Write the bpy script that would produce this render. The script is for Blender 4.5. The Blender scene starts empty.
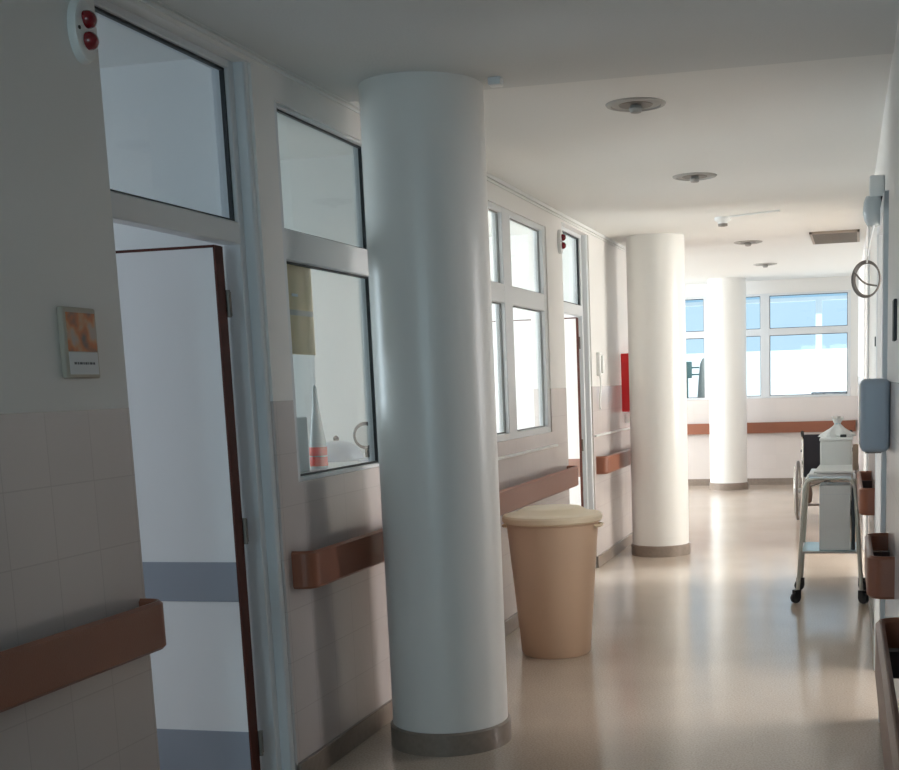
import bpy, bmesh, math, random
from mathutils import Vector, Matrix
random.seed(7)
S = bpy.context.scene
COL = S.collection
PI = math.pi

# ------------------------------------------------------------------ materials
def new_mat(name):
    m = bpy.data.materials.new(name); m.use_nodes = True
    nt = m.node_tree
    return m, nt, nt.nodes['Principled BSDF']

def mat(name, col, rough=.5, metal=0., spec=.5, noise=.0, nscale=20., bump=.0, bscale=60., coat=0., alpha=None):
    m, nt, b = new_mat(name)
    b.inputs['Base Color'].default_value = (*col, 1)
    b.inputs['Roughness'].default_value = rough
    b.inputs['Metallic'].default_value = metal
    b.inputs['Specular IOR Level'].default_value = spec
    b.inputs['Coat Weight'].default_value = coat
    tc = nt.nodes.new('ShaderNodeTexCoord')
    if noise:
        n = nt.nodes.new('ShaderNodeTexNoise'); n.inputs['Scale'].default_value = nscale; n.inputs['Detail'].default_value = 3
        nt.links.new(tc.outputs['Object'], n.inputs['Vector'])
        mr = nt.nodes.new('ShaderNodeMapRange'); mr.inputs['To Min'].default_value = 1-noise; mr.inputs['To Max'].default_value = 1+noise
        nt.links.new(n.outputs['Fac'], mr.inputs['Value'])
        mx = nt.nodes.new('ShaderNodeVectorMath'); mx.operation = 'SCALE'; mx.inputs[0].default_value = col
        nt.links.new(mr.outputs['Result'], mx.inputs['Scale'])
        nt.links.new(mx.outputs['Vector'], b.inputs['Base Color'])
    if bump:
        n = nt.nodes.new('ShaderNodeTexNoise'); n.inputs['Scale'].default_value = bscale; n.inputs['Detail'].default_value = 3
        nt.links.new(tc.outputs['Object'], n.inputs['Vector'])
        bp = nt.nodes.new('ShaderNodeBump'); bp.inputs['Strength'].default_value = bump; bp.inputs['Distance'].default_value = .01
        nt.links.new(n.outputs['Fac'], bp.inputs['Height']); nt.links.new(bp.outputs['Normal'], b.inputs['Normal'])
    return m

def glass_mat(name, tint=(.93,.96,.97), refl=1.5):
    m = bpy.data.materials.new(name); m.use_nodes = True; nt = m.node_tree; nt.nodes.clear()
    out = nt.nodes.new('ShaderNodeOutputMaterial'); mix = nt.nodes.new('ShaderNodeMixShader')
    tr = nt.nodes.new('ShaderNodeBsdfTransparent'); tr.inputs['Color'].default_value = (*tint, 1)
    gl = nt.nodes.new('ShaderNodeBsdfGlossy'); gl.inputs['Roughness'].default_value = .02
    fr = nt.nodes.new('ShaderNodeFresnel'); fr.inputs['IOR'].default_value = refl
    ge = nt.nodes.new('ShaderNodeNewGeometry'); sb = nt.nodes.new('ShaderNodeMath'); sb.operation = 'SUBTRACT'; sb.inputs[0].default_value = 1
    ml = nt.nodes.new('ShaderNodeMath'); ml.operation = 'MULTIPLY'      # a pane reflects at its front face only
    nt.links.new(ge.outputs['Backfacing'], sb.inputs[1]); nt.links.new(fr.outputs[0], ml.inputs[0]); nt.links.new(sb.outputs[0], ml.inputs[1])
    nt.links.new(ml.outputs[0], mix.inputs[0]); nt.links.new(tr.outputs[0], mix.inputs[1]); nt.links.new(gl.outputs[0], mix.inputs[2])
    nt.links.new(mix.outputs[0], out.inputs['Surface'])
    return m

def wall_mat(name, paint, tile, grout, top=1.42, axis='Y', tw=.185, th=.19):
    """painted above `top`, glazed wall tiles below it"""
    m, nt, b = new_mat(name)
    N, L = nt.nodes.new, nt.links.new
    tc = N('ShaderNodeTexCoord'); sp = N('ShaderNodeSeparateXYZ'); L(tc.outputs['Object'], sp.inputs[0])
    cb = N('ShaderNodeCombineXYZ'); L(sp.outputs[axis], cb.inputs[0])
    off = N('ShaderNodeMath'); off.operation = 'SUBTRACT'; off.inputs[1].default_value = top - 8*th
    L(sp.outputs['Z'], off.inputs[0]); L(off.outputs[0], cb.inputs[1])
    br = N('ShaderNodeTexBrick'); br.offset = 0; br.inputs['Scale'].default_value = 1
    br.inputs['Brick Width'].default_value = tw; br.inputs['Row Height'].default_value = th
    br.inputs['Mortar Size'].default_value = .0022; br.inputs['Mortar Smooth'].default_value = .3
    br.inputs['Color1'].default_value = (*tile, 1); br.inputs['Color2'].default_value = (*[c*.97 for c in tile], 1)
    br.inputs['Mortar'].default_value = (*grout, 1)
    L(cb.outputs[0], br.inputs['Vector'])
    gt = N('ShaderNodeMath'); gt.operation = 'GREATER_THAN'; gt.inputs[1].default_value = top; L(sp.outputs['Z'], gt.inputs[0])
    mx = N('ShaderNodeMix'); mx.data_type = 'RGBA'; L(gt.outputs[0], mx.inputs['Factor'])
    L(br.outputs['Color'], mx.inputs['A']); mx.inputs['B'].default_value = (*paint, 1)
    L(mx.outputs['Result'], b.inputs['Base Color'])
    rr = N('ShaderNodeMapRange'); rr.inputs['To Min'].default_value = .22; rr.inputs['To Max'].default_value = .5
    L(gt.outputs[0], rr.inputs['Value']); L(rr.outputs[0], b.inputs['Roughness'])
    n = N('ShaderNodeTexNoise'); n.inputs['Scale'].default_value = 9; L(tc.outputs['Object'], n.inputs['Vector'])
    bp = N('ShaderNodeBump'); bp.inputs['Strength'].default_value = .12; bp.inputs['Distance'].default_value = .01
    L(n.outputs['Fac'], bp.inputs['Height']); L(bp.outputs[0], b.inputs['Normal'])
    return m

def floor_mat():
    m, nt, b = new_mat('terrazzo_floor')
    N, L = nt.nodes.new, nt.links.new
    tc = N('ShaderNodeTexCoord')
    n1 = N('ShaderNodeTexNoise'); n1.inputs['Scale'].default_value = 120; n1.inputs['Detail'].default_value = 4
    n2 = N('ShaderNodeTexNoise'); n2.inputs['Scale'].default_value = 1.6; n2.inputs['Detail'].default_value = 3
    L(tc.outputs['Object'], n1.inputs['Vector']); L(tc.outputs['Object'], n2.inputs['Vector'])
    cr = N('ShaderNodeValToRGB')
    cr.color_ramp.elements[0].position = .33; cr.color_ramp.elements[0].color = (.47,.385,.315,1)
    cr.color_ramp.elements[1].position = .58; cr.color_ramp.elements[1].color = (.60,.505,.42,1)
    L(n1.outputs['Fac'], cr.inputs[0])
    mr = N('ShaderNodeMapRange'); mr.inputs['To Min'].default_value = .86; mr.inputs['To Max'].default_value = 1.12
    L(n2.outputs['Fac'], mr.inputs['Value'])
    mx = N('ShaderNodeVectorMath'); mx.operation = 'SCALE'; L(cr.outputs[0], mx.inputs[0]); L(mr.outputs[0], mx.inputs['Scale'])
    L(mx.outputs[0], b.inputs['Base Color'])
    r2 = N('ShaderNodeMapRange'); r2.inputs['To Min'].default_value = .12; r2.inputs['To Max'].default_value = .2
    L(n2.outputs['Fac'], r2.inputs['Value']); L(r2.outputs[0], b.inputs['Roughness'])
    b.inputs['Specular IOR Level'].default_value = .5
    n3 = N('ShaderNodeTexNoise'); n3.inputs['Scale'].default_value = 4; L(tc.outputs['Object'], n3.inputs['Vector'])
    bp = N('ShaderNodeBump'); bp.inputs['Strength'].default_value = .08; bp.inputs['Distance'].default_value = .01
    L(n3.outputs['Fac'], bp.inputs['Height']); L(bp.outputs[0], b.inputs['Normal'])
    return m

PAINT = (.78,.765,.745); TILE = (.59,.53,.515); GROUT = (.51,.455,.44)
M = dict(
 wall=wall_mat('wall_paint_over_tile', PAINT, TILE, GROUT),
 wallx=wall_mat('wall_paint_over_tile_across', PAINT, (.70,.64,.61), (.67,.61,.58), axis='X', top=1.17),
 plain=mat('white_wall_paint', (.80,.81,.80), .55, bump=.06),
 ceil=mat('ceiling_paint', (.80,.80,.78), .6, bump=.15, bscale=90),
 floor=floor_mat(), ceil_near=mat('ceiling_paint_shaded', (.68,.69,.68), .65, bump=.15, bscale=90),  # ceil_near: the dimmer light of the near end is put into this colour
 greygasket=mat('grey_rubber_gasket', (.22,.22,.22), .6),
 ring=mat('dull_metal_ring', (.42,.41,.39), .5),
 pillar=mat('glossy_white_pillar_paint', (.77,.76,.735), .32, bump=.05, bscale=7),
 trim=mat('painted_metal_frame', (.70,.72,.74), .35),
 gasket=mat('black_rubber_gasket', (.015,.017,.02), .5),
 skirt=mat('brown_grey_stone_skirting', (.25,.20,.165), .35, noise=.25, nscale=40),
 rail=mat('brown_vinyl_handrail', (.27,.10,.058), .35, spec=.35, bump=.1, bscale=200),
 railcore=mat('dark_handrail_core', (.05,.03,.03), .6),
 glass=glass_mat('window_glass'),
 leaf=mat('white_door_laminate', (.78,.79,.80), .4),
 stripe=mat('blue_grey_door_stripe', (.27,.30,.35), .4),
 stripe_brown=mat('brown_door_stripe', (.33,.19,.15), .4),
 wood=mat('dark_red_brown_wood', (.075,.016,.009), .55, spec=.25, noise=.25, nscale=12),
 steel=mat('brushed_steel', (.55,.55,.55), .3, metal=1),
 chrome=mat('chrome_tube', (.62,.60,.56), .25, metal=1),
 cream=mat('cream_painted_tube', (.50,.48,.42), .3, metal=.3),
 white_plastic=mat('white_plastic', (.78,.79,.78), .35),
 grey_plastic=mat('blue_grey_plastic', (.50,.56,.64), .4),
 box_grey=mat('pale_grey_plastic', (.76,.77,.74), .45),
 black=mat('black_plastic', (.012,.012,.014), .45),
 rubber=mat('black_rubber', (.02,.018,.018), .6),
 can=mat('beige_bin_plastic', (.68,.48,.34), .42, bump=.05, bscale=300),
 lid=mat('cream_bin_lid_plastic', (.86,.72,.53), .4),
 red=mat('fire_red_paint', (.62,.012,.015), .3),
 redlens=mat('dark_red_lens', (.20,.004,.01), .2, coat=.5),
 orange_red=mat('red_label', (.85,.03,.015), .4),
 louvre=mat('brown_grey_grille_metal', (.40,.33,.27), .5),
 lampinner=mat('dull_lamp_reflector', (.20,.18,.16), .45, metal=.3),
 cable=mat('grey_cable', (.20,.175,.16), .5),
 yellow=mat('yellow_paper', (.80,.62,.33), .7),
 paper=mat('white_paper', (.75,.76,.77), .7),
 frame_beige=mat('beige_frame', (.48,.43,.36), .5),
 ink=mat('grey_ink', (.09,.09,.1), .6),
 clear=mat('frosted_bottle_plastic', (.55,.60,.62), .25),
 bag=mat('white_plastic_bag', (.80,.82,.80), .3),
 bluefoil=mat('pale_blue_film', (.45,.62,.66), .2),
 blackfab=mat('black_nylon', (.012,.011,.018), .7),
 brownfab=mat('brown_plastic', (.14,.08,.05), .5),
 green=mat('dark_green_paint', (.05,.12,.12), .5),
 greyfab=mat('grey_striped_cloth', (.22,.24,.23), .8),
 terrace=mat('white_terrace_paving', (.82,.84,.84), .8),
 parapet=mat('white_render', (.88,.90,.90), .8),
 canopy=mat('pale_blue_canopy', (.62,.78,.88), .5),
)
def art_mat():
    m, nt, b = new_mat('orange_flower_picture'); N, L = nt.nodes.new, nt.links.new
    tc = N('ShaderNodeTexCoord'); n = N('ShaderNodeTexNoise'); n.inputs['Scale'].default_value = 16; n.inputs['Detail'].default_value = 2
    L(tc.outputs['Object'], n.inputs['Vector']); cr = N('ShaderNodeValToRGB'); e = cr.color_ramp.elements
    e[0].position = .36; e[0].color = (.16,.13,.12,1); e[1].position = .66; e[1].color = (.50,.40,.34,1)
    k = e.new(.5); k.color = (.60,.20,.07,1); k = e.new(.57); k.color = (.62,.33,.18,1)
    L(n.outputs['Fac'], cr.inputs[0]); L(cr.outputs[0], b.inputs['Base Color']); b.inputs['Roughness'].default_value = .5
    return m
M['art'] = art_mat()

# ------------------------------------------------------------------ mesh builder
class MB:
    def __init__(s): s.bm = bmesh.new()
    def box(s, x0, x1, y0, y1, z0, z1, bev=0, seg=2):
        r = bmesh.ops.create_cube(s.bm, size=1); vs = r['verts']
        for v in vs: v.co = Vector(((x0+x1)/2+v.co.x*(x1-x0), (y0+y1)/2+v.co.y*(y1-y0), (z0+z1)/2+v.co.z*(z1-z0)))
        if bev:
            es = list({e for v in vs for e in v.link_edges})
            bmesh.ops.bevel(s.bm, geom=es, offset=bev, segments=seg, profile=.5, affect='EDGES')
        return s
    def lathe(s, prof, c=(0,0,0), seg=48, axis='Z', sx=1, sy=1):
        rings = []
        for (r, z) in prof:
            ring = []
            for k in range(seg):
                a = 2*PI*k/seg; p = (r*math.cos(a)*sx, r*math.sin(a)*sy, z)
                if axis == 'X': p = (p[2], p[0], p[1])
                if axis == 'Y': p = (p[0], p[2], p[1])
                ring.append(s.bm.verts.new(Vector(c)+Vector(p)))
            rings.append(ring)
        for a, b in zip(rings, rings[1:]):
            for k in range(seg):
                s.bm.faces.new((a[k], a[(k+1)%seg], b[(k+1)%seg], b[k]))
        s.bm.faces.new(list(reversed(rings[0]))); s.bm.faces.new(rings[-1])
        return s
    def tube(s, pts, r, seg=10, closed=False, smooth=0):
        P = [Vector(p) for p in pts]
        if smooth: P = fillet(P, smooth, closed)
        n = len(P); rings = []; up = None
        for i in range(n):
            if closed: t = (P[(i+1)%n]-P[i-1]).normalized()
            else: t = (P[min(i+1,n-1)]-P[max(i-1,0)]).normalized()
            if up is None:
                up = Vector((0,0,1)) if abs(t.z) < .9 else Vector((1,0,0))
            a = t.cross(up).normalized(); up = a.cross(t).normalized()
            rr = r[i] if isinstance(r, (list, tuple)) else r
            rings.append([s.bm.verts.new(P[i]+rr*(math.cos(2*PI*k/seg)*a+math.sin(2*PI*k/seg)*up)) for k in range(seg)])
        prs = list(zip(rings, rings[1:]))
        if closed: prs.append((rings[-1], rings[0]))
        for a, b in prs:
            for k in range(seg): s.bm.faces.new((a[k], a[(k+1)%seg], b[(k+1)%seg], b[k]))
        if not closed:
            s.bm.faces.new(list(reversed(rings[0]))); s.bm.faces.new(rings[-1])
        return s
    def sweep(s, path, prof):
        """profile (offset outward, z) swept along a plan polyline; outward = right of travel"""
        n = len(path); rings = []
        for i in range(n):
            p = Vector(path[i]).to_2d()
            d0 = (Vector(path[i])-Vector(path[max(i-1,0)])).to_2d(); d1 = (Vector(path[min(i+1,n-1)])-Vector(path[i])).to_2d()
            if d0.length < 1e-9: d0 = d1
            if d1.length < 1e-9: d1 = d0
            d0.normalize(); d1.normalize()
            n0 = Vector((d0.y,-d0.x)); n1 = Vector((d1.y,-d1.x)); nn = (n0+n1).normalized(); k = 1/max(nn.dot(n0), .5)
            rings.append([s.bm.verts.new((p.x+nn.x*k*o, p.y+nn.y*k*o, z)) for o, z in prof])
        m = len(prof)
        for a, b in zip(rings, rings[1:]):
            for k in range(m): s.bm.faces.new((a[k], a[(k+1)%m], b[(k+1)%m], b[k]))
        s.bm.faces.new(list(reversed(rings[0]))); s.bm.faces.new(rings[-1])
        return s
    def hull(s, pts):
        vs = [s.bm.verts.new(p) for p in pts]; bmesh.ops.convex_hull(s.bm, input=vs); return s
    def build(s, name, m, parent=None, loc=None, rz=0, flat=False, **tags):
        bmesh.ops.recalc_face_normals(s.bm, faces=s.bm.faces)
        me = bpy.data.meshes.new(name); s.bm.to_mesh(me); s.bm.free()
        me.materials.append(M[m] if isinstance(m, str) else m)
        if not flat:
            me.polygons.foreach_set('use_smooth', [True]*len(me.polygons))
            me.set_sharp_from_angle(angle=math.radians(38))
        o = bpy.data.objects.new(name, me); COL.objects.link(o)
        if parent: o.parent = parent
        if loc: o.location = loc
        if rz: o.rotation_euler = (0,0,rz)
        for k, v in tags.items(): o[k] = v
        return o

def fillet(P, r, closed=False, k=6):
    out = []; n = len(P)
    for i in range(n):
        if not closed and i in (0, n-1): out.append(P[i]); continue
        a, b, c = P[i-1], P[i], P[(i+1)%n]
        d0 = (a-b); d1 = (c-b); rr = min(r, d0.length*.49, d1.length*.49)
        p0 = b+d0.normalized()*rr; p1 = b+d1.normalized()*rr
        for j in range(k+1):
            t = j/k; out.append((1-t)**2*p0+2*t*(1-t)*b+t*t*p1)
    return out

def thing(name, label=None, cat=None, loc=(0,0,0), rz=0, group=None, kind=None):
    o = bpy.data.objects.new(name, None); COL.objects.link(o); o.location = loc; o.rotation_euler = (0,0,rz); o.empty_display_size = .1
    if label: o['label'] = label
    if cat: o['category'] = cat
    if group: o['group'] = group
    if kind: o['kind'] = kind
    return o

def dup(o, parent=None, loc=None, rz=None, label=None):
    c = o.copy(); COL.objects.link(c)
    if parent: c.parent = parent
    if loc is not None: c.location = loc
    if rz is not None: c.rotation_euler = (0,0,rz)
    if label: c['label'] = label
    for ch in list(o.children): dup(ch, c)
    return c
ST = 'structure'

H = 2.61; XL = -2.02; XB = -2.14          # corridor ceiling, face and back of the left wall
RX, RS = .165, .0118                      # right wall: x = RX - RS*y
RZ = math.atan(RS)
def rw(y, x=0, z=0):                      # a point of the right wall's own frame
    return (RX - math.sin(RZ)*y + math.cos(RZ)*x, math.cos(RZ)*y + math.sin(RZ)*x, z)

# ------------------------------------------------------------------ setting
MB().box(-9,5,-4,17.15,-.12,0).build('floor','floor',kind=ST)
c = MB(); c.box(-9,5,-4,14.45,H,H+.3); c.box(-9,5,14.45,17.15,2.72,H+.3); c.build('ceiling','ceil',flat=True,kind=ST)
MB().box(XL-.05,.4,-4,4.86,H-.018,H+.05).build('ceiling','ceil_near',flat=True,kind=ST)  # low step and darker colour stand in for a light edge across the ceiling

w = MB()
w.box(XB,XL,-4,3.155,0,H)
w.box(XB,XL,3.155,4.05,2.555,H); w.box(XB,XL,4.05,4.21,0,H)
w.box(XB,XL,4.21,5.80,0,1.12); w.box(XB,XL,4.21,5.80,2.47,H)
w.box(XB,XL,5.80,6.26,0,H)
w.box(XB,XL,6.26,8.12,0,1.13); w.box(XB,XL,6.26,8.12,2.47,H)
w.box(XB,XL,8.12,8.57,0,H); w.box(XB,XL,8.57,9.45,2.555,H); w.box(XB,XL,9.45,11.3,0,H)
w.build('wall_left','wall',flat=True,kind=ST)
# right wall with the open doorway at 9.1 .. 10.5
w = MB()
w.box(0,.12,-4,5.24,0,H); w.box(0,.12,5.24,6.14,2.10,H); w.box(0,.12,6.14,9.1,0,H); w.box(0,.12,9.1,10.5,2.45,H); w.box(0,.12,10.5,14.45,0,H); w.box(0,.12,14.45,17.02,0,2.72)
w.build('wall_right','wall',flat=True,loc=(RX,0,0),rz=RZ,kind=ST)
# far wall
w = MB(); F0, F1 = 17.0, 17.15
w.box(-7.1,.4,F0,F1,0,1.17); w.box(-7.1,.4,F0,F1,2.55,2.72)
w.box(-7.1,-3.5,F0,F1,1.17,2.55); w.box(-2.03,-1.86,F0,F1,1.17,2.55); w.box(-.13,.4,F0,F1,1.17,2.55)
w.build('wall_far','wallx',flat=True,kind=ST)
w = MB(); w.box(-2.2,.4,-4.1,-4,0,.9); w.box(-2.2,.4,-4.1,-4,2.4,H); w.box(-2.2,-1.8,-4.1,-4,.9,2.4); w.box(-.1,.4,-4.1,-4,.9,2.4)
w.build('wall_back','plain',flat=True,kind=ST)

# partitions of the rooms on the left
MB().box(-5.6,XB,4.13,4.19,0,H).build('wall_room_partition','plain',flat=True,kind=ST)
MB().box(-5.6,XB,9.62,9.70,0,H).build('wall_office_partition','plain',flat=True,kind=ST)
MB().box(-5.6,XB,.4,.5,0,H).build('wall_room_side','plain',flat=True,kind=ST)
MB().box(-7.1,XL,11.3,11.42,0,H).build('wall_lobby_side','plain',flat=True,kind=ST)
MB().box(-5.6,XB,6.0,6.06,0,H).build('wall_small_office_partition','plain',flat=True,kind=ST)
w = MB(); X0, X1 = -5.72, -5.6
for (a, b, c0, c1) in ((.4,4.16,1.6,3.4),(4.16,6.03,4.6,5.7),(6.03,9.7,6.5,8.9)):
    w.box(X0,X1,a,c0,0,H); w.box(X0,X1,c1,b,0,H); w.box(X0,X1,c0,c1,0,.95); w.box(X0,X1,c0,c1,2.35,H)
w.build('wall_outer_left','plain',flat=True,kind=ST)
w = MB(); X0, X1 = -7.1, -7.0
w.box(X0,X1,11.42,12.2,0,2.72); w.box(X0,X1,16.5,17.0,0,2.72); w.box(X0,X1,12.2,16.5,0,.7); w.box(X0,X1,12.2,16.5,2.5,2.72)
w.build('wall_lobby_left','plain',flat=True,kind=ST)
# the side room on the right
w = MB(); w.box(.25,3.2,4.9,5.0,0,H); w.box(.25,3.2,11.2,11.3,0,H); w.box(3.2,3.3,4.9,5.6,0,H); w.box(3.2,3.3,7.4,9.0,0,H); w.box(3.2,3.3,5.6,7.4,0,.9); w.box(3.2,3.3,5.6,7.4,2.4,H); w.box(3.2,3.3,10.8,11.3,0,H); w.box(3.2,3.3,9.0,10.8,0,.9); w.box(3.2,3.3,9.0,10.8,2.4,H)
w.build('wall_side_room','plain',flat=True,kind=ST)

# cornice and skirting
c = MB(); c.box(XL-.01,XL+.008,-4,11.3,2.572,2.58); c.box(XL-.01,XL+.014,-4,11.3,2.59,H+.01)
c.build('trim_1','plain',flat=True,kind=ST)
for nm, segs in (('baseboard_left',((-4,3.155),(4.05,8.57),(9.45,11.3))),):
    b = MB()
    for a0, a1 in segs: b.box(XL-.01,XL+.014,a0,a1,0,.09,.003,1)
    b.build(nm,'skirt',kind=ST)
b = MB(); b.box(-.012,.01,-4,5.2,0,.09); b.box(-.012,.01,6.2,9.1,0,.09); b.box(-.012,.01,10.5,17,0,.09)
b.build('baseboard_right','skirt',loc=(RX,0,0),rz=RZ,kind=ST)
MB().box(-7,-.03,F0-.015,F0+.01,0,.09).build('baseboard_far','skirt',kind=ST)

# metal trunking strip along the wall
c = MB(); c.box(XL-.005,XL+.02,6.3,8.2,1.03,1.045,.003,1); c.box(XL-.005,XL+.02,9.47,11.28,1.03,1.045,.003,1)
c.build('trim_2','white_plastic',kind=ST)

# ------------------------------------------------------------------ windows (frames, gaskets, panes)
def window(name, panes, frame_boxes, xf=-2.03, xb=-2.09, xg=-2.065, g=.007, loc=(0,0,0), rz=0, across=False, gl='glass', gm='gasket'):
    """panes: (a0,a1,z0,z1); along Y (or along X when across)"""
    r = thing(name, kind=ST, loc=loc, rz=rz)
    def bx(mb, a0, a1, b0, b1, z0, z1, **k):
        if across: mb.box(a0,a1,min(b0,b1),max(b0,b1),z0,z1,**k)
        else: mb.box(min(b0,b1),max(b0,b1),a0,a1,z0,z1,**k)
    f = MB()
    for i,(a0,a1,z0,z1) in enumerate(frame_boxes):
        v = (z1-z0) > .6; q = math.copysign(.002, xf-xb) if v else 0
        bx(f,a0,a1,xf+q,xb-q,z0+(.001 if v else 0),z1-(.001 if v else 0),bev=.004,seg=1)
    f.build('window_frame','trim',r)
    e = (xf-xg)
    for a0,a1,z0,z1 in panes:
        k = MB(); p0, p1 = xg+e*.35, xg
        bx(k,a0,a1,p0,p1,z1-g,z1+.004); bx(k,a0,a1,p0,p1,z0-.004,z0+g); bx(k,a1-g,a1+.004,p0,p1,z0,z1); bx(k,a0-.004,a0+g,p0,p1,z0,z1)
        k.build('gasket',gm,r,flat=True)
        p = MB(); bx(p,a0,a1,xg,xg-math.copysign(.005,e),z0,z1); p.build('glass_pane',gl,r,flat=True)
    return r
def bars(a0, a1, zs, muls, t=.03):
    """frame boxes of an opening a0..a1: horizontal bars zs=[(z0,z1)..], vertical bars muls=[(y0,y1)..] over the full height"""
    z0 = zs[0][0]; z1 = zs[-1][1]
    return [(a0,a1,a,b) for a,b in zs]+[(a,b,z0,z1) for a,b in muls]
# window_1: right behind the big pillar, beside the near doorway
window('window_1',[(4.25,5.08,2.035,2.46),(4.25,5.08,1.135,1.925),(5.15,5.76,2.035,2.46),(5.15,5.76,1.135,1.925)],
       bars(4.20,5.81,[(1.10,1.135),(1.925,2.035),(2.46,2.485)],[(4.20,4.25),(5.08,5.15),(5.76,5.81)]))
# window_2: between pillar and second doorway
window('window_2',[(6.34,7.11,2.035,2.44),(6.34,7.11,1.17,1.925),(7.28,8.06,2.035,2.44),(7.28,8.06,1.17,1.925)],
       bars(6.255,8.125,[(1.12,1.17),(1.925,2.035),(2.44,2.475)],[(6.255,6.34),(7.11,7.28),(8.06,8.125)]),gm='greygasket')

# ------------------------------------------------------------------ doors on the left with transom light
def left_door(name, tname, y0, y1, leaf_y, stripe):
    """opening y0..y1 in the left wall; frame set back from the wall face; leaf swung into the room"""
    fp = y1-.065                                     # inner face of the far post
    r = thing(name, kind=ST, loc=(0,0,0))
    f = MB()
    f.box(-2.135,-2.07,y0,y0+.06,0,2.56,.004,1); f.box(-2.135,-2.07,fp,y1-.02,0,2.56,.004,1)
    f.box(-2.133,-2.072,y0,y1,1.955,2.03,.004,1); f.box(-2.133,-2.072,y0,y1,2.53,2.56,.004,1)
    f.box(-2.14,-2.03,y1-.03,y1+.003,0,2.56,.006,1)
    f.build('door_frame','trim',r)
    tr = thing(tname, kind=ST)
    g = .008; a0, a1, z0, z1 = y0+.06, fp, 2.03, 2.53
    k = MB(); k.box(-2.10,-2.085,a0,a1,z1-g,z1+.003); k.box(-2.10,-2.085,a1-g,a1+.003,z0,z1); k.box(-2.10,-2.085,a0,a0+g,z0,z1); k.box(-2.10,-2.085,a0,a1,z0,z0+g)
    k.build('gasket','gasket',tr,flat=True)
    MB().box(-2.105,-2.10,a0,a1,z0,z1).build('glass_pane','glass',tr,flat=True)
    # leaf
    x1, x0 = -2.075, -2.875; y = leaf_y
    lf = MB(); lf.box(x0,x1-.004,y,y+.045,.012,1.928); l = lf.build('door_leaf','leaf',r,flat=True)
    e = MB(); e.box(x1-.004,x1+.004,y-.002,y+.050,.01,1.935); e.box(x0-.004,x0,y-.002,y+.05,.01,1.935); e.box(x0,x1,y-.002,y+.047,1.928,1.937)
    e.build('edge_band','wood',l,flat=True)
    st = MB(); st.box(x0,x1-.004,y-.003,y,.742,.88); st.build('stripe',stripe,l,flat=True)
    st = MB(); st.box(x0,x1-.004,y-.003,y,.012,.278); st.build('kick_plate',stripe,l,flat=True)
    for z in (1.75,.98,.22):
        h = MB(); h.tube([(x1+.006,y+.06,z-.045),(x1+.006,y+.06,z+.045)],.008,8); h.box(x1-.006,x1+.004,y+.045,y+.085,z-.04,z+.04)
        h.build('hinge','lampinner',l)
    h = MB(); h.tube([(x0+.07,y,1.0),(x0+.07,y-.05,1.0),(x0+.19,y-.05,1.0)],.009,8,smooth=.02); h.lathe([(.025,0),(.025,.008)],(x0+.07,y-.008,1.0),20,'Y')
    h.build('door_handle','steel',l)
    return r
left_door('door_1','window_3',3.155,4.05,3.81,'stripe')
left_door('door_2','window_4',8.57,9.45,9.20,'stripe_brown')

# door_3: door standing open into the side room, in the right wall, casing proud of the wall (right-wall frame)
r = thing('door_3',kind=ST,loc=(RX,0,0),rz=RZ)
f = MB(); f.box(-.02,.10,5.18,5.25,0,2.16,.004,1); f.box(-.02,.10,6.13,6.20,0,2.16,.004,1); f.box(-.02,.10,5.18,6.20,2.09,2.16,.004,1)
f.build('door_frame','trim',r)
l = MB().box(.10,.94,6.17,6.21,.01,2.09).build('door_leaf','leaf',r,flat=True)
h = MB(); h.tube([(.86,6.17,1.0),(.86,6.12,1.0),(.75,6.12,1.0)],.009,8,smooth=.02); h.build('door_handle','steel',l)
# door_4: open doorway
f = MB(); f.box(-.015,.13,9.05,9.12,0,2.5,.004,1); f.box(-.015,.13,10.48,10.55,0,2.5,.004,1); f.box(-.015,.13,9.05,10.55,2.44,2.5,.004,1)
f.build('door_4','trim',loc=(RX,0,0),rz=RZ,kind=ST)

# ------------------------------------------------------------------ far windows
zs = [(1.17,1.20),(2.0,2.09),(2.52,2.55)]
window('window_5',[(-1.82,-1.31,1.20,2.0),(-1.82,-1.31,2.09,2.52),(-1.19,-.17,1.20,2.0),(-1.19,-.17,2.09,2.52)],
       bars(-1.86,-.13,zs,[(-1.86,-1.82),(-1.31,-1.19),(-.17,-.13)]),xf=17.01,xb=17.08,xg=17.05,across=True)
window('window_6',[(-2.60,-2.07,1.20,2.0),(-2.60,-2.07,2.09,2.52),(-3.46,-2.68,1.20,2.0),(-3.46,-2.68,2.09,2.52)],
       bars(-3.5,-2.03,zs,[(-3.5,-3.46),(-2.68,-2.60),(-2.07,-2.03)]),xf=17.01,xb=17.08,xg=17.05,across=True)
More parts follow.
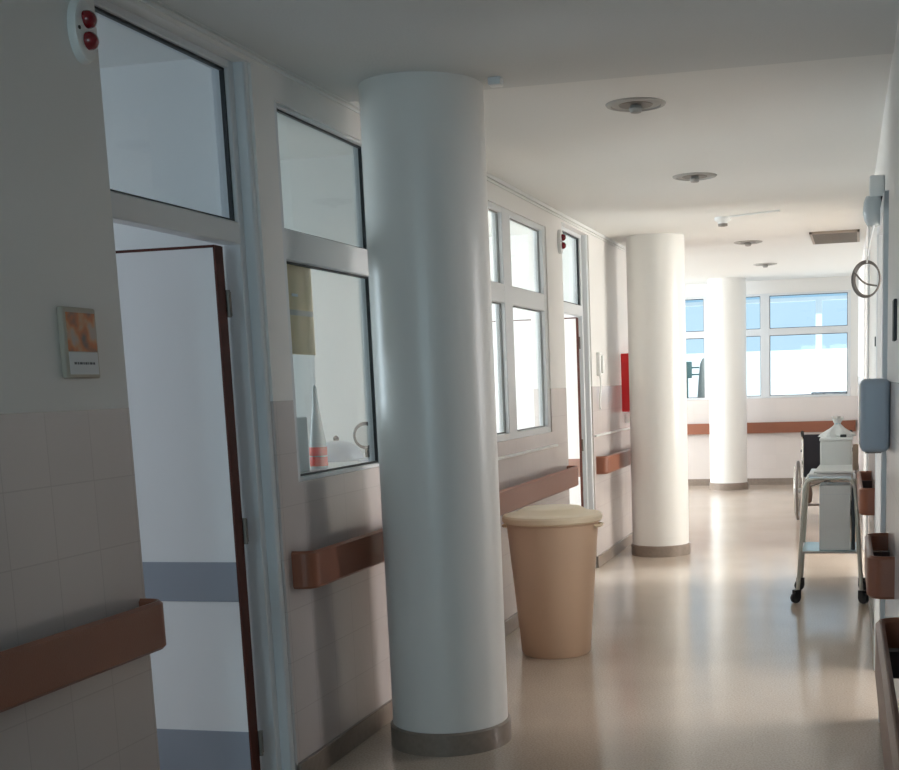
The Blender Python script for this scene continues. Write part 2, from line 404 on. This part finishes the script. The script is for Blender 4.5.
# daylight windows of the rooms
window('window_7',[(12.26,13.55,.76,2.44),(13.65,15.0,.76,2.44),(15.1,16.44,.76,2.44)],
       bars(12.2,16.5,[(.7,.76),(2.44,2.5)],[(12.2,12.26),(13.55,13.65),(15.0,15.1),(16.44,16.5)]),xf=-7.01,xb=-7.08,xg=-7.05)
window('window_8',[(6.55,7.65,1.0,2.3),(7.75,8.85,1.0,2.3)],
       bars(6.5,8.9,[(.95,1.0),(2.3,2.35)],[(6.5,6.55),(7.65,7.75),(8.85,8.9)]),xf=-5.61,xb=-5.68,xg=-5.65)
window('window_12',[(4.65,5.65,1.0,2.3)],
       bars(4.6,5.7,[(.95,1.0),(2.3,2.35)],[(4.6,4.65),(5.65,5.7)]),xf=-5.61,xb=-5.68,xg=-5.65)
window('window_13',[(5.65,6.45,.95,2.35),(6.55,7.35,.95,2.35)],
       bars(5.6,7.4,[(.9,.95),(2.35,2.4)],[(5.6,5.65),(6.45,6.55),(7.35,7.4)]),xf=3.21,xb=3.28,xg=3.25)
window('window_9',[(1.65,2.45,1.0,2.3),(2.55,3.35,1.0,2.3)],
       bars(1.6,3.4,[(.95,1.0),(2.3,2.35)],[(1.6,1.65),(2.45,2.55),(3.35,3.4)]),xf=-5.61,xb=-5.68,xg=-5.65)
window('window_10',[(9.05,9.85,.95,2.35),(9.95,10.75,.95,2.35)],
       bars(9.0,10.8,[(.9,.95),(2.35,2.4)],[(9.0,9.05),(9.85,9.95),(10.75,10.8)]),xf=3.21,xb=3.28,xg=3.25)

window('window_added_back',[(-1.75,-1.0,.95,2.35),(-.9,-.15,.95,2.35)],
       bars(-1.8,-.1,[(.9,.95),(2.35,2.4)],[(-1.8,-1.75),(-1.0,-.9),(-.15,-.1)]),xf=-4.01,xb=-4.08,xg=-4.05,across=True)  # unseen window behind the camera, added to let in the corridor fill

# ------------------------------------------------------------------ pillars
for x, y, rr, h, lab in ((-1.65,4.725,.238,H-.018,'wide round white pillar nearest the camera, in front of the office window'),
                      (-1.64,10.28,.238,H,'round cream-white pillar in the middle distance beyond the beige bin'),
                      (-1.695,16.44,.245,2.72,'farthest round white pillar, bright with daylight by the far windows')):
    t = thing('pillar',lab,'pillar',(x,y,0),group='round pillars along the corridor')
    MB().lathe([(rr,.09),(rr,h)],seg=96).build('shaft','pillar',t)
    MB().lathe([(rr+.012,0),(rr+.012,.085),(rr+.006,.092),(rr-.01,.092)],seg=96).build('base_skirting','skirt',t,label='brown-grey stone skirting round the pillar')

# ------------------------------------------------------------------ handrails
def rail_path(y0, y1, off, r=.045, k=6):
    """plan path hugging x=0 (wall face), bulging to x=off between y0 and y1; returns to the wall at both ends"""
    s = 1 if off > 0 else -1; pts = [(0,y0)]
    for j in range(k+1):
        a = PI/2*j/k; pts.append((off-s*r+s*r*math.sin(a), y0+r-r*math.cos(a)))
    for j in range(k+1):
        a = PI/2*j/k; pts.append((off-s*r+s*r*math.cos(a), y1-r+r*math.sin(a)))
    pts.append((0,y1)); return pts
def handrail(y0, y1, loc, rz, side, label, z0=.735, z1=.875, off=.078):
    t = thing('handrail',label,'handrail',loc,rz,group='brown wall handrails')
    th = .022; prof = []
    zc, hh, b = (z0+z1)/2, (z1-z0)/2, .009
    for o, z in ((-th/2+b,zc-hh),(th/2-b,zc-hh),(th/2,zc-hh+b),(th/2,zc+hh-b),(th/2-b,zc+hh),(-th/2+b,zc+hh),(-th/2,zc+hh-b),(-th/2,zc-hh+b)): prof.append((o,z))
    p = rail_path(0, y1-y0, side*off)
    MB().sweep(p,prof).build('rail_cover','rail',t)
    n = max(2,int((y1-y0)/.9))
    for i in range(n):
        yy = .15+(y1-y0-.3)*i/(n-1); b = MB()
        b.box(min(0,side*(off-.01)),max(0,side*(off-.01)),yy-.02,yy+.02,z0+.03,z1-.05)
        b.build('bracket','railcore',t)
    return t
handrail(-3.5,3.13,(XL,-3.5,0),0,1,'brown handrail on the near left wall, ending at the doorway edge')
handrail(4.12,8.52,(XL,4.12,0),0,1,'long brown handrail under the office windows, passing behind the nearest pillar')
handrail(9.53,11.25,(XL,9.53,0),0,1,'short brown handrail on the left wall below the red cabinet')
def rr_(y0,y1,lab,**k): return handrail(y0,y1,rw(y0),RZ,-1,lab,**k)
rr_(.3,3.12,'nearest brown handrail on the right wall, cut off by the picture edge',z0=.705,z1=.85)
rr_(4.22,4.86,'short brown handrail on the right wall under the grey dispenser',z0=.70,z1=.845)
rr_(6.75,7.98,'brown handrail on the right wall beside the wheeled trolley',z0=.705,z1=.85)
t = thing('handrail','long brown handrail across the far wall under the windows','handrail',(-3.4,F0,0),group='brown wall handrails')
MB().sweep([(3.33,0),(3.33,-.06),(3.30,-.08),(.03,-.08),(0,-.06),(0,0)],[(-.011,.705),(.011,.705),(.011,.85),(-.011,.85)]).build('rail_cover','rail',t)
for i in range(4): MB().box(.2+.95*i,.24+.95*i,-.07,0,.74,.80).build('bracket','railcore',t)

# ------------------------------------------------------------------ bin
t = thing('waste_bin','tall tapered beige plastic bin with a cream lid, standing beyond the pillar','bin',(-1.61,6.41,0))
MB().lathe([(.178,0),(.188,.012),(.245,.69),(.247,.71),(.252,.715),(.252,.725),(.236,.725),(.18,.04),(.0,.03)],seg=72).build('bin_body','can',t)
l = MB().lathe([(.262,.722),(.270,.730),(.270,.752),(.262,.762),(.225,.768),(.20,.772),(.165,.792),(.155,.797),(.02,.800)],seg=72).build('lid','lid',t)
for s, a in ((1,0),(-1,0)):
    h = MB(); h.tube([(s*.24,-.05,.70),(s*.268,-.04,.70),(s*.268,.04,.70),(s*.24,.05,.70)],.009,8,smooth=.02)
    o = h.build('handle','lid',t)

# ------------------------------------------------------------------ nurse call lamps (two red domes on an oval plate)
def call_lamp(y, lab):
    t = thing('call_lamp',lab,'call lamp',(XL,y,2.41),group='nurse call lamps over the doors')
    MB().lathe([(1,-.004),(1,.012),(.93,.022),(.5,.026)],seg=48,axis='X',sx=.052,sy=.082).build('base_plate','white_plastic',t)
    for z in (.028,-.026):
        MB().lathe([(.023,.02),(.023,.032),(.020,.042),(.012,.049),(.003,.051)],(0,0,z),28,'X').build('red_lens','redlens',t)
    MB().lathe([(.005,.015),(.005,.026)],(0,-.035,.0),12,'X').build('sensor_dot','black',t)
call_lamp(3.075,'oval call lamp with two red domes beside the near doorway')
call_lamp(8.48,'distant oval call lamp with two red domes beside the second doorway')

# ------------------------------------------------------------------ little framed sign
t = thing('wall_sign','small beige framed sign with an orange picture above white caption','sign',(XL,2.935,1.595))
MB().box(0,.018,-.073,.073,-.092,.092,.004,1).build('frame','frame_beige',t)
MB().box(.018,.0195,-.060,.064,-.022,.078).build('picture','art',t,flat=True)
c = MB().box(.018,.0195,-.060,.064,-.082,-.024).build('caption_card','paper',t,flat=True)
k = MB(); x = -.042
for wd in (.010,.006,.012,.005,.009,.004,.011,.008):
    k.box(.0195,.0202,x,x+wd,-.056,-.050); x += wd+.0035
k.build('caption_text','ink',c,flat=True)

# ------------------------------------------------------------------ fire cabinet
t = thing('fire_hose_cabinet','red fire hose cabinet on the left wall, partly behind the second pillar','fire cabinet',(XL,10.66,1.19))
MB().box(0,.10,0,.55,0,.50,.006,1).build('cabinet_body','red',t)
MB().box(.10,.106,.02,.53,.02,.48).build('door','red',t)
MB().box(0,.05,.12,.18,-.10,-.02,.004,1).build('valve_box','white_plastic',t,label='small white box hanging below')
# small fitting beyond the second doorway
t = thing('wall_fitting','small white wall fitting with a thin hanging cord beyond the second doorway','wall fitting',(XL,9.66,1.50))
MB().box(-.004,.035,-.04,.04,0,.185,.012,3).build('body','white_plastic',t)
MB().box(.030,.055,-.022,.022,.02,.16,.010,3).build('front_cover','bag',t)
MB().tube([(.02,0,.01),(.03,-.015,-.08),(.02,-.03,-.18),(.02,-.02,-.26)],.007,8,smooth=.05).build('cord','white_plastic',t)

# ------------------------------------------------------------------ ceiling fittings
def downlight(x,y,z,r,lab):
    t = thing('downlight',lab,'ceiling light',(x,y,z),group='round recessed ceiling lights, switched off')
    MB().lathe([(r-.022,-.004),(r-.018,-.010),(r,-.006),(r+.004,0),(r-.022,0)],seg=48).build('trim_ring','ring',t)
    MB().lathe([(r-.02,-.002),(r-.05,-.003),(r-.055,-.007),(.03,-.007)],seg=48).build('reflector','lampinner',t)
    MB().lathe([(.022,-.007),(.030,-.02),(.022,-.035),(.004,-.038)],seg=24).build('bulb','ring',t)
downlight(-.935,5.41,H,.125,'nearest round recessed ceiling light, dark grey, unlit')
downlight(-.94,7.385,H,.125,'second round recessed ceiling light from the camera')
downlight(-.955,11.08,H,.12,'third round ceiling light, just beyond the smoke detector')
downlight(-.97,13.29,H,.12,'fourth round ceiling light, on the far corridor ceiling')
downlight(-.93,15.1,2.72,.12,'farthest round ceiling light, on the raised far ceiling')
t = thing('smoke_detector','small round white smoke detector on the ceiling with a dark sensing tip','smoke detector',(-.985,9.32,H))
MB().lathe([(.06,0),(.06,-.018),(.05,-.03),(.035,-.034),(.035,-.045)],seg=32).build('body','white_plastic',t)
MB().lathe([(.035,-.045),(.034,-.062),(.012,-.066)],seg=24).build('sensor_tip','lampinner',t)
MB().tube([(-.94,9.27,H-.006),(-.56,9.08,H-.006)],.006,8).build('conduit','white_plastic',label='thin white conduit on the ceiling running from the smoke detector',category='conduit')
t = thing('ceiling_vent','rectangular brown-grey slatted air vent in the ceiling near the right wall','vent',(-.215,11.0,H))
MB().box(-.19,.19,-.40,.40,-.012,.0).build('backing','louvre',t,flat=True)
f = MB(); f.box(-.20,.20,-.41,-.385,-.018,0); f.box(-.20,.20,.385,.41,-.018,0); f.box(-.20,-.18,-.41,.41,-.018,0); f.box(.18,.20,-.41,.41,-.018,0); f.build('frame','louvre',t,flat=True)
f = MB()
for i in range(14): yy = -.36+i*.0555; f.hull([(sx*.18,yy+a,b) for sx in (-1,1) for a,b in ((0,-.012),(.004,-.012),(.024,-.02),(.028,-.02))])
f.build('slats','lampinner',t,flat=True)
t = MB().box(-.025,.025,-.025,.025,-.028,.006,.006,2).build('motion_sensor','white_plastic',loc=(-1.345,4.70,H-.018),label='tiny square white sensor on the ceiling beside the nearest pillar top',category='sensor')

# ------------------------------------------------------------------ right wall fittings
t = thing('towel_dispenser','blue-grey paper towel dispenser with rounded edges on the right wall','dispenser',rw(4.9,0,1.16),RZ)
MB().box(-.108,-.002,-.14,.14,0,.272,.022,4).build('cover','grey_plastic',t)
MB().box(-.112,-.02,-.125,.125,.01,.262,.02,3).build('front_panel','white_plastic',t,label='pale front panel')
MB().box(-.09,-.03,-.09,.09,-.006,.004).build('paper_slot','black',t)

t = thing('bulkhead_lamp','white wall lamp with a rounded glass bowl, high on the right wall','wall lamp',rw(5.75,0,2.09),RZ)
MB().box(-.065,0,-.04,.04,.12,.21,.008,2).build('housing','white_plastic',t)
MB().lathe([(.006,-.004),(.026,.0),(.040,.025),(.046,.06),(.043,.10),(.034,.125)],(-.046,0,0),32).build('glass_bowl','clear',t)
MB().box(-.016,0,-.03,.03,.07,.13,.003,1).build('bracket','black',t,label='dark bracket')
# coil of cable hanging below it
t = thing('cable_coil','grey cable wound in a ring, hanging below the wall lamp','cable',rw(5.7,-.075,1.86),RZ)
for i, (dx, dy, s, tl) in enumerate(((0,0,1,.0),(.004,.012,.95,.15),(-.003,-.010,1.03,-.12))):
    pts = [(dx+.057*s*math.cos(a+.3*i), dy+.02*math.sin(a*1+tl), .076*s*math.sin(a+.3*i)) for a in [2*PI*k/40 for k in range(40)]]
    MB().tube(pts,.0042,8,closed=True).build('cable_loop','cable',t)
MB().tube([(-.05,0,.03),(-.01,-.005,-.02),(.045,0,-.03)],.004,8,smooth=.03).build('cable_tie','cable',t)
MB().tube([(0,0,.07),(.008,0,.10),(.0,0,.075)],.004,8,smooth=.01).build('hook_loop','steel',t)
MB().tube([(.004,0,.10),(.012,.0,.16),(.03,.03,.232)],.0045,8).build('hanging_cord','white_plastic',t)

t = thing('door_plaque','narrow black plaque on the right wall at eye level','plaque',rw(4.3,0,1.555),RZ)
MB().box(-.012,0,-.05,.05,0,.135,.003,1).build('plate','black',t)
t = thing('light_switch','small white switch plate with a dark rocker on the right wall','switch',rw(6.7,0,1.56),RZ)
MB().box(-.010,0,-.04,.04,0,.11,.003,1).build('plate','white_plastic',t)
MB().box(-.016,-.008,-.015,.015,.03,.08,.002,1).build('rocker','black',t)

# ------------------------------------------------------------------ trolley
t = thing('trolley','wheeled tubular metal trolley with white top, standing by the right wall','trolley',(-.19,8.25,0))
def leg_frame(y, dy):
    f = MB(); f.tube([(-.196,y+dy,.082),(-.150,y,.80),(.158,y,.80),(.204,y+dy,.082)],.0125,12,smooth=.07)
    return f
leg_frame(-.22,-.03).build('leg_frame','cream',t); leg_frame(.22,.03).build('leg_frame','cream',t)
for sx in (-1,1):
    MB().tube([(.004+sx*.148,-.22,.79),(.004+sx*.148,.22,.79)],.010,10).build('side_rail','cream',t)
    for sy in (-1,1):
        c = thing('caster'); c.parent = t; c.location = (.004+sx*.2, sy*.25, 0); c.rotation_euler = (0,0,.9*sx)
        MB().lathe([(.010,-.015),(.031,-.015),(.034,-.010),(.034,.010),(.031,.015),(.010,.015)],(0,-.018,.034),28,'X').build('wheel','rubber',c)
        f = MB(); f.box(-.020,-.016,-.03,.012,.03,.080,.001,1); f.box(.016,.020,-.03,.012,.03,.080,.001,1); f.box(-.020,.020,-.03,.014,.074,.086,.002,1); f.build('fork','rubber',c)
MB().box(-.13,.14,-.235,.235,.812,.832,.006,2).build('top_tray','white_plastic',t)
MB().box(-.125,.135,-.23,.23,.800,.812).build('tray_support','steel',t)
sh = MB(); sh.box(-.172,.176,-.225,.225,.325,.335,.002,1); sh.build('lower_shelf','bluefoil',t,label='pale blue lower shelf')
MB().tube([(-.178,-.228,.326),(.184,-.228,.326),(.184,.228,.326),(-.178,.228,.326)],.007,8,closed=True,smooth=.01).build('shelf_rim','steel',t)

# things on the trolley
t = thing('storage_box','pale grey plastic box with sloping front lip, on top of the trolley','box',(-.15,8.24,.832))
MB().box(-.10,.10,-.13,.16,.0,.205,.014,3).build('box_body','box_grey',t)
MB().box(-.105,.105,-.135,.165,.200,.222,.010,3).build('lid','bag',t)
lp = MB(); lp.hull([(-.135,-.232,.004),(.105,-.232,.004),(-.135,-.232,.016),(.105,-.232,.016),(-.10,-.12,.052),(.10,-.12,.052),(-.10,-.12,.0),(.10,-.12,.0)]); lp.build('front_lip','bag',t,label='glossy white sloping lip')
MB().box(-.018,.018,-.018,.018,0,.17,.004,1).build('carton','can',loc=(-.028,8.30,.832),label='narrow brown carton between the grey box and the right wall',category='carton')
# knotted bag
t = thing('plastic_bag','crumpled white plastic bag gathered to a peak on the grey box','bag',(-.145,8.26,1.054))
b = MB(); random.seed(3); rings = []
for i,(rr,z) in enumerate(((.105,.0),(.098,.015),(.07,.035),(.045,.055),(.028,.07),(.018,.082),(.022,.10),(.034,.122))):
    ring = []
    for k in range(32):
        a = 2*PI*k/32; q = 1+.16*math.sin(5*a+i*.3)+.10*math.sin(9*a+1.3*i)
        ring.append(b.bm.verts.new((rr*q*math.cos(a), rr*q*math.sin(a)*.9, z+(.012*math.sin(4*a) if i > 5 else 0))))
    rings.append(ring)
for p, q in zip(rings, rings[1:]):
    for k in range(32): b.bm.faces.new((p[k],p[(k+1)%32],q[(k+1)%32],q[k]))
b.bm.faces.new(rings[0]); b.bm.faces.new(rings[-1])
b.build('bag_body','bag',t)
MB().tube([(-.022,0,.083),(0,-.02,.083),(.022,0,.083),(0,.02,.083)],.004,8,closed=True,smooth=.012).build('tie','bluefoil',t)
MB().box(.02,.06,-.115,-.09,.0,.018,.003,1).build('clip','black',t,label='small black clip')

t = thing('carton_box','tall white rectangular box on the lower shelf of the trolley','box',(-.155,8.17,.336))
MB().box(-.097,.097,-.12,.12,0,.418,.004,1).build('box_body','white_plastic',t)
MB().box(-.092,.092,-.122,-.118,.36,.363).build('lid_seam','trim',t)
MB().box(-.012,.012,-.13,.13,0,.40,.003,1).build('folder','black',loc=(-.040,8.2,.336),label='slim black folder standing beside the tall white box on the trolley shelf',category='folder')

# ------------------------------------------------------------------ wheelchair
t = thing('wheelchair','folding wheelchair with black back, parked behind the trolley by the right wall','wheelchair',(-.325,12.7,0))
def ring(r, rt, x, z, seg=48, rr=0):
    return [(x, r*math.cos(2*PI*k/seg), z+r*math.sin(2*PI*k/seg)) for k in range(seg)]
for s in (-1,1):
    wv = thing('rear_wheel'); wv.parent = t; wv.location = (s*.285,0,.305)
    MB().tube(ring(.288,0,0,0),.015,10,closed=True).build('tyre','cable',wv)
    MB().tube(ring(.272,0,0,0),.009,8,closed=True).build('rim','chrome',wv)
    MB().tube(ring(.245,0,s*.028,0),.008,8,closed=True).build('push_rim','chrome',wv)
    sp = MB()
    for k in range(16):
        a = 2*PI*k/16; sp.tube([(0,.02*math.cos(a),.02*math.sin(a)),(0,.27*math.cos(a+.3),.27*math.sin(a+.3))],.0016,5)
    sp.build('spokes','chrome',wv)
    MB().lathe([(.025,-.03),(.025,.03)],seg=20,axis='X').build('hub','steel',wv)
    MB().tube([(s*.235,-.02,.06+.25),(s*.235,-.02,.84),(s*.235,-.12,.88)],.011,10,smooth=.03).build('back_post','chrome',t)
    MB().tube([(s*.235,-.075,.862),(s*.235,-.16,.897)],.017,12).build('hand_grip','rubber',t)
    MB().tube([(s*.235,-.02,.68),(s*.235,.28,.68),(s*.235,.36,.60),(s*.235,.40,.12)],.011,10,smooth=.05).build('side_frame','chrome',t)
    MB().tube([(s*.235,-.02,.31),(s*.235,.38,.31)],.011,10).build('lower_rail','chrome',t)
    MB().tube([(s*.235,-.02,.45),(s*.235,.39,.45)],.011,10).build('seat_rail','chrome',t)
    MB().box(s*.235-.025,s*.235+.025,.0,.27,.69,.715,.008,2).build('armrest','blackfab',t)
    cw = thing('front_caster'); cw.parent = t; cw.location = (s*.235,.42,.085)
    MB().lathe([(.02,-.014),(.078,-.014),(.085,-.008),(.085,.008),(.078,.014),(.02,.014)],seg=28,axis='X').build('wheel','rubber',cw)
    MB().box(-.02,.02,-.02,.02,.03,.15,.004,1).build('fork','steel',cw)
    MB().box(s*.13-.09,s*.13+.09,.46,.58,.10,.115,.004,1).build('footplate','brownfab',t)
    MB().tube([(s*.235,.40,.2),(s*.22,.46,.12)],.010,8).build('footrest_tube','chrome',t)
MB().box(-.225,.225,-.035,-.012,.44,.87,.010,2).build('backrest','blackfab',t)
MB().box(-.225,.225,-.02,.38,.455,.485,.010,2).build('seat','blackfab',t)
MB().tube([(-.235,.05,.31),(.235,.30,.45)],.010,8).build('cross_brace','chrome',t)
MB().tube([(.235,.05,.31),(-.235,.30,.45)],.010,8).build('cross_brace','chrome',t)
t = thing('strap_bag','small brown pouch hanging under the wheelchair seat','pouch',(-.50,12.63,.18))
MB().lathe([(.01,0),(.03,.02),(.038,.09),(.03,.15),(.012,.19),(.006,.29)],seg=20,sy=.6).build('pouch_body','brownfab',t)
MB().tube([(0,0,.16),(.03,.0,.25)],.004,6).build('strap','brownfab',t)

# ------------------------------------------------------------------ things in the office behind the glass
c = MB(); c.box(-2.75,XB+.0,4.20,5.98,1.09,1.13,.004,1); c.build('window_counter','white_plastic',label='white counter inside the office window behind the nearest pillar',category='counter')
t = thing('spray_bottle','tall tapering clear bottle with a red band, on the counter behind glass','bottle',(-2.20,4.79,1.13))
MB().lathe([(.032,0),(.036,.01),(.036,.09),(.030,.14),(.015,.24),(.010,.33),(.004,.345)],seg=32).build('bottle_body','clear',t)
MB().lathe([(.0365,.055),(.0372,.056),(.0372,.090),(.0365,.091)],seg=32).build('label_band','orange_red',t,label='upper red band')
MB().lathe([(.0365,.012),(.0372,.013),(.0372,.050),(.0365,.051)],seg=32).build('label_band','orange_red',t,label='lower red band')
t = thing('notice_sheet','yellow paper notice taped inside the office window by the near doorway','notice',(-2.075,4.44,1.59))
MB().box(-.002,0,-.125,.11,0,.335).build('upper_sheet','yellow',t,flat=True)
MB().box(0,.0015,-.07,-.02,.215,.225).build('tape','paper',t,flat=True)
MB().box(0,.0012,-.12,.105,.145,.165).build('fold_band','frame_beige',t,flat=True)
t = thing('desk_dial','small round dial with a black rim, on the counter behind the window','dial',(-2.18,5.27,1.13))
MB().lathe([(.055,-.012),(.062,-.008),(.062,.010),(.046,.012)],(0,0,.115),36,'Y').build('rim','black',t)
MB().lathe([(.046,-.016),(.046,.008)],(0,0,.115),36,'Y').build('face','white_plastic',t)
MB().tube([(0,0,.055),(0,0,.01)],.01,10).build('stem','black',t); MB().lathe([(.045,0),(.045,.01),(.01,.016)],seg=28).build('foot','grey_plastic',t)
t = thing('steel_bowl','grey domed bowl lying on the counter behind the window','bowl',(-2.36,5.34,1.13))
MB().lathe([(.12,0),(.122,.012),(.105,.05),(.07,.08),(.02,.092)],seg=40).build('dome','grey_plastic',t)
MB().lathe([(.012,.09),(.014,.105),(.004,.115)],seg=16).build('knob','black',t)
t = thing('file_box','small white carton on the counter at the near window edge','box',(-2.24,4.60,1.13))
MB().box(-.06,.06,-.08,.06,0,.22,.004,1).build('carton_body','paper',t)
MB().box(-.045,.045,-.082,-.079,.06,.14).build('label_patch','grey_plastic',t)
# cupboard and shelf deeper in the office
t = thing('wall_cupboard','white wall cupboard inside the office, seen through the window','cupboard',(-4.2,9.25,1.55))
MB().box(-.6,.6,-.0,.36,0,.75,.004,1).build('cupboard_body','leaf',t)
for s in (0,1): MB().box(-.59+.6*s,-.01+.6*s,-.02,-.001,.01,.74,.003,1).build('door','leaf',t)

# ------------------------------------------------------------------ outdoors and far-window details
MB().box(-30,20,17.15,40,-.3,-.05).build('ground','terrace',flat=True,kind=ST)
MB().box(-14,8,23,23.2,-.1,1.92).build('parapet_wall','parapet',flat=True,label='sunlit white garden wall outside the far windows',category='wall')
t = thing('canopy','white posted terrace canopy with pale blue roof outside the far window','canopy',(-.67,21,0))
MB().box(-.05,.05,-.05,.05,-.05,2.66).build('post','parapet',t); MB().box(-4.55,-4.45,-.05,.05,-.05,2.66).build('post','parapet',t); MB().box(3.45,3.55,-.05,.05,-.05,2.66).build('post','parapet',t)
MB().box(-4.6,3.6,-.05,.05,2.66,2.72).build('beam','parapet',t); MB().box(-4.6,3.6,-.25,.1,2.80,2.83).build('roof_sheet','canopy',t)
MB().box(-4.6,3.6,-.02,.02,2.72,2.80).build('roof_edge','canopy',t)
t = thing('metal_railing','low dark metal railing outside, behind the far window','railing',(-.6,18.6,0))
MB().tube([(-.1,0,1.20),(.42,0,1.20)],.012,8).build('top_rail','ink',t); MB().tube([(-.1,0,1.02),(.42,0,1.02)],.01,8).build('lower_rail','ink',t)
for i in range(4): MB().tube([(-.08+i*.16,0,-.05),(-.08+i*.16,0,1.20)],.009,8).build('railing_post','ink',t)
t = thing('wall_bracket','dark green bracket lamp outside the left far window','lamp',(-2.43,18.2,1.47))
MB().box(-.07,.03,-.05,.05,.0,.24,.01,2).build('lamp_head','green',t); MB().tube([(.03,0,.15),(.14,0,.15)],.012,8).build('arm','green',t); MB().tube([(.03,0,.05),(.14,0,.05)],.012,8).build('arm','green',t)
MB().box(-.07,-.03,.02,.06,-1.52,.1).build('pole','green',t)
t = thing('parasol','closed grey parasol standing outside the left far window','parasol',(-2.24,18.3,-.05))
MB().lathe([(.085,1.15),(.10,1.18),(.075,1.5),(.05,1.72),(.012,1.80)],seg=28).build('folded_canopy','greyfab',t)
MB().tube([(0,0,0),(0,0,1.2)],.016,10).build('pole','steel',t)
MB().lathe([(.2,0),(.2,.05),(.03,.07)],seg=28).build('foot','greyfab',t)

# ------------------------------------------------------------------ light
w = bpy.data.worlds.new('World'); S.world = w; w.use_nodes = True; nt = w.node_tree
bg = nt.nodes['Background']
bg.inputs[0].default_value = (.50,.70,.87,1); bg.inputs[1].default_value = .8

def sun(d, e, col):
    l = bpy.data.lights.new('sun','SUN'); l.energy = e; l.angle = math.radians(1); l.color = col
    o = bpy.data.objects.new('sun',l); COL.objects.link(o); o.rotation_euler = Vector(d).to_track_quat('-Z','Y').to_euler()
def area(name, loc, d, sx, sy, e, col=(1,1,1), spread=180):
    l = bpy.data.lights.new(name,'AREA'); l.shape = 'RECTANGLE'; l.size = sx; l.size_y = sy; l.energy = e; l.color = col; l.spread = math.radians(spread)
    o = bpy.data.objects.new(name,l); COL.objects.link(o); o.location = loc; o.rotation_euler = Vector(d).to_track_quat('-Z','Y').to_euler()
    return o
sun((-.9,.35,-.62), 4, (1,.97,.92))
# daylight through each room window, then an added fill behind the camera
area('daylight_lobby',(-7.3,14.35,1.7),(1,0,-.15),4.3,1.9,390,(.97,.98,1))
area('daylight_office',(-5.9,7.7,1.7),(1,0,-.1),2.4,1.4,190,(1,.98,.97))
area('daylight_small_office',(-5.9,5.15,1.7),(1,0,-.1),1.1,1.4,30,(.93,.97,1))
area('daylight_room',(-5.9,2.5,1.7),(1,0,-.1),1.7,1.3,34,(.80,.87,1))
area('daylight_side_room',(3.45,9.9,1.7),(-1,0,-.1),1.7,1.5,150,(1,.92,.84))
area('daylight_side_room_near',(3.45,6.5,1.7),(-1,0,-.1),1.7,1.5,110,(1,.90,.86))
area('fill_corridor_end',(-.95,-4.3,1.65),(0,1,-.05),1.7,1.5,48,(.64,.87,.97))  # fill light added behind the camera to brighten the near corridor

# ------------------------------------------------------------------ camera
f, yaw, pitch, roll, cx, cy = 1232.87, .235705, -.158738, -.0313243, 567.01, 580.89
cyw, syw = math.cos(yaw), math.sin(yaw)
F = Vector((-syw*math.cos(pitch), cyw*math.cos(pitch), math.sin(pitch))); R0 = Vector((cyw,syw,0)); U0 = R0.cross(F)
R1 = math.cos(roll)*R0+math.sin(roll)*U0; U1 = -math.sin(roll)*R0+math.cos(roll)*U0
cam = bpy.data.cameras.new('camera'); co = bpy.data.objects.new('camera',cam); COL.objects.link(co)
m = Matrix((R1,U1,-F)).transposed().to_4x4(); m.translation = Vector((0,0,1.45)); co.matrix_world = m
cam.sensor_fit = 'HORIZONTAL'; cam.sensor_width = 36; cam.lens = f/899*36
cam.shift_x = (449.5-cx)/899; cam.shift_y = (cy-385)/899; cam.clip_start = .02
S.camera = co
S.view_settings.view_transform = 'Standard'; S.view_settings.look = 'None'; S.view_settings.gamma = 1
S.view_settings.use_curve_mapping = False; S.view_settings.exposure = 0.7
S.cycles.max_bounces = 10; S.cycles.diffuse_bounces = 6; S.cycles.glossy_bounces = 4; S.cycles.transparent_max_bounces = 12
S.cycles.caustics_reflective = False; S.cycles.caustics_refractive = False
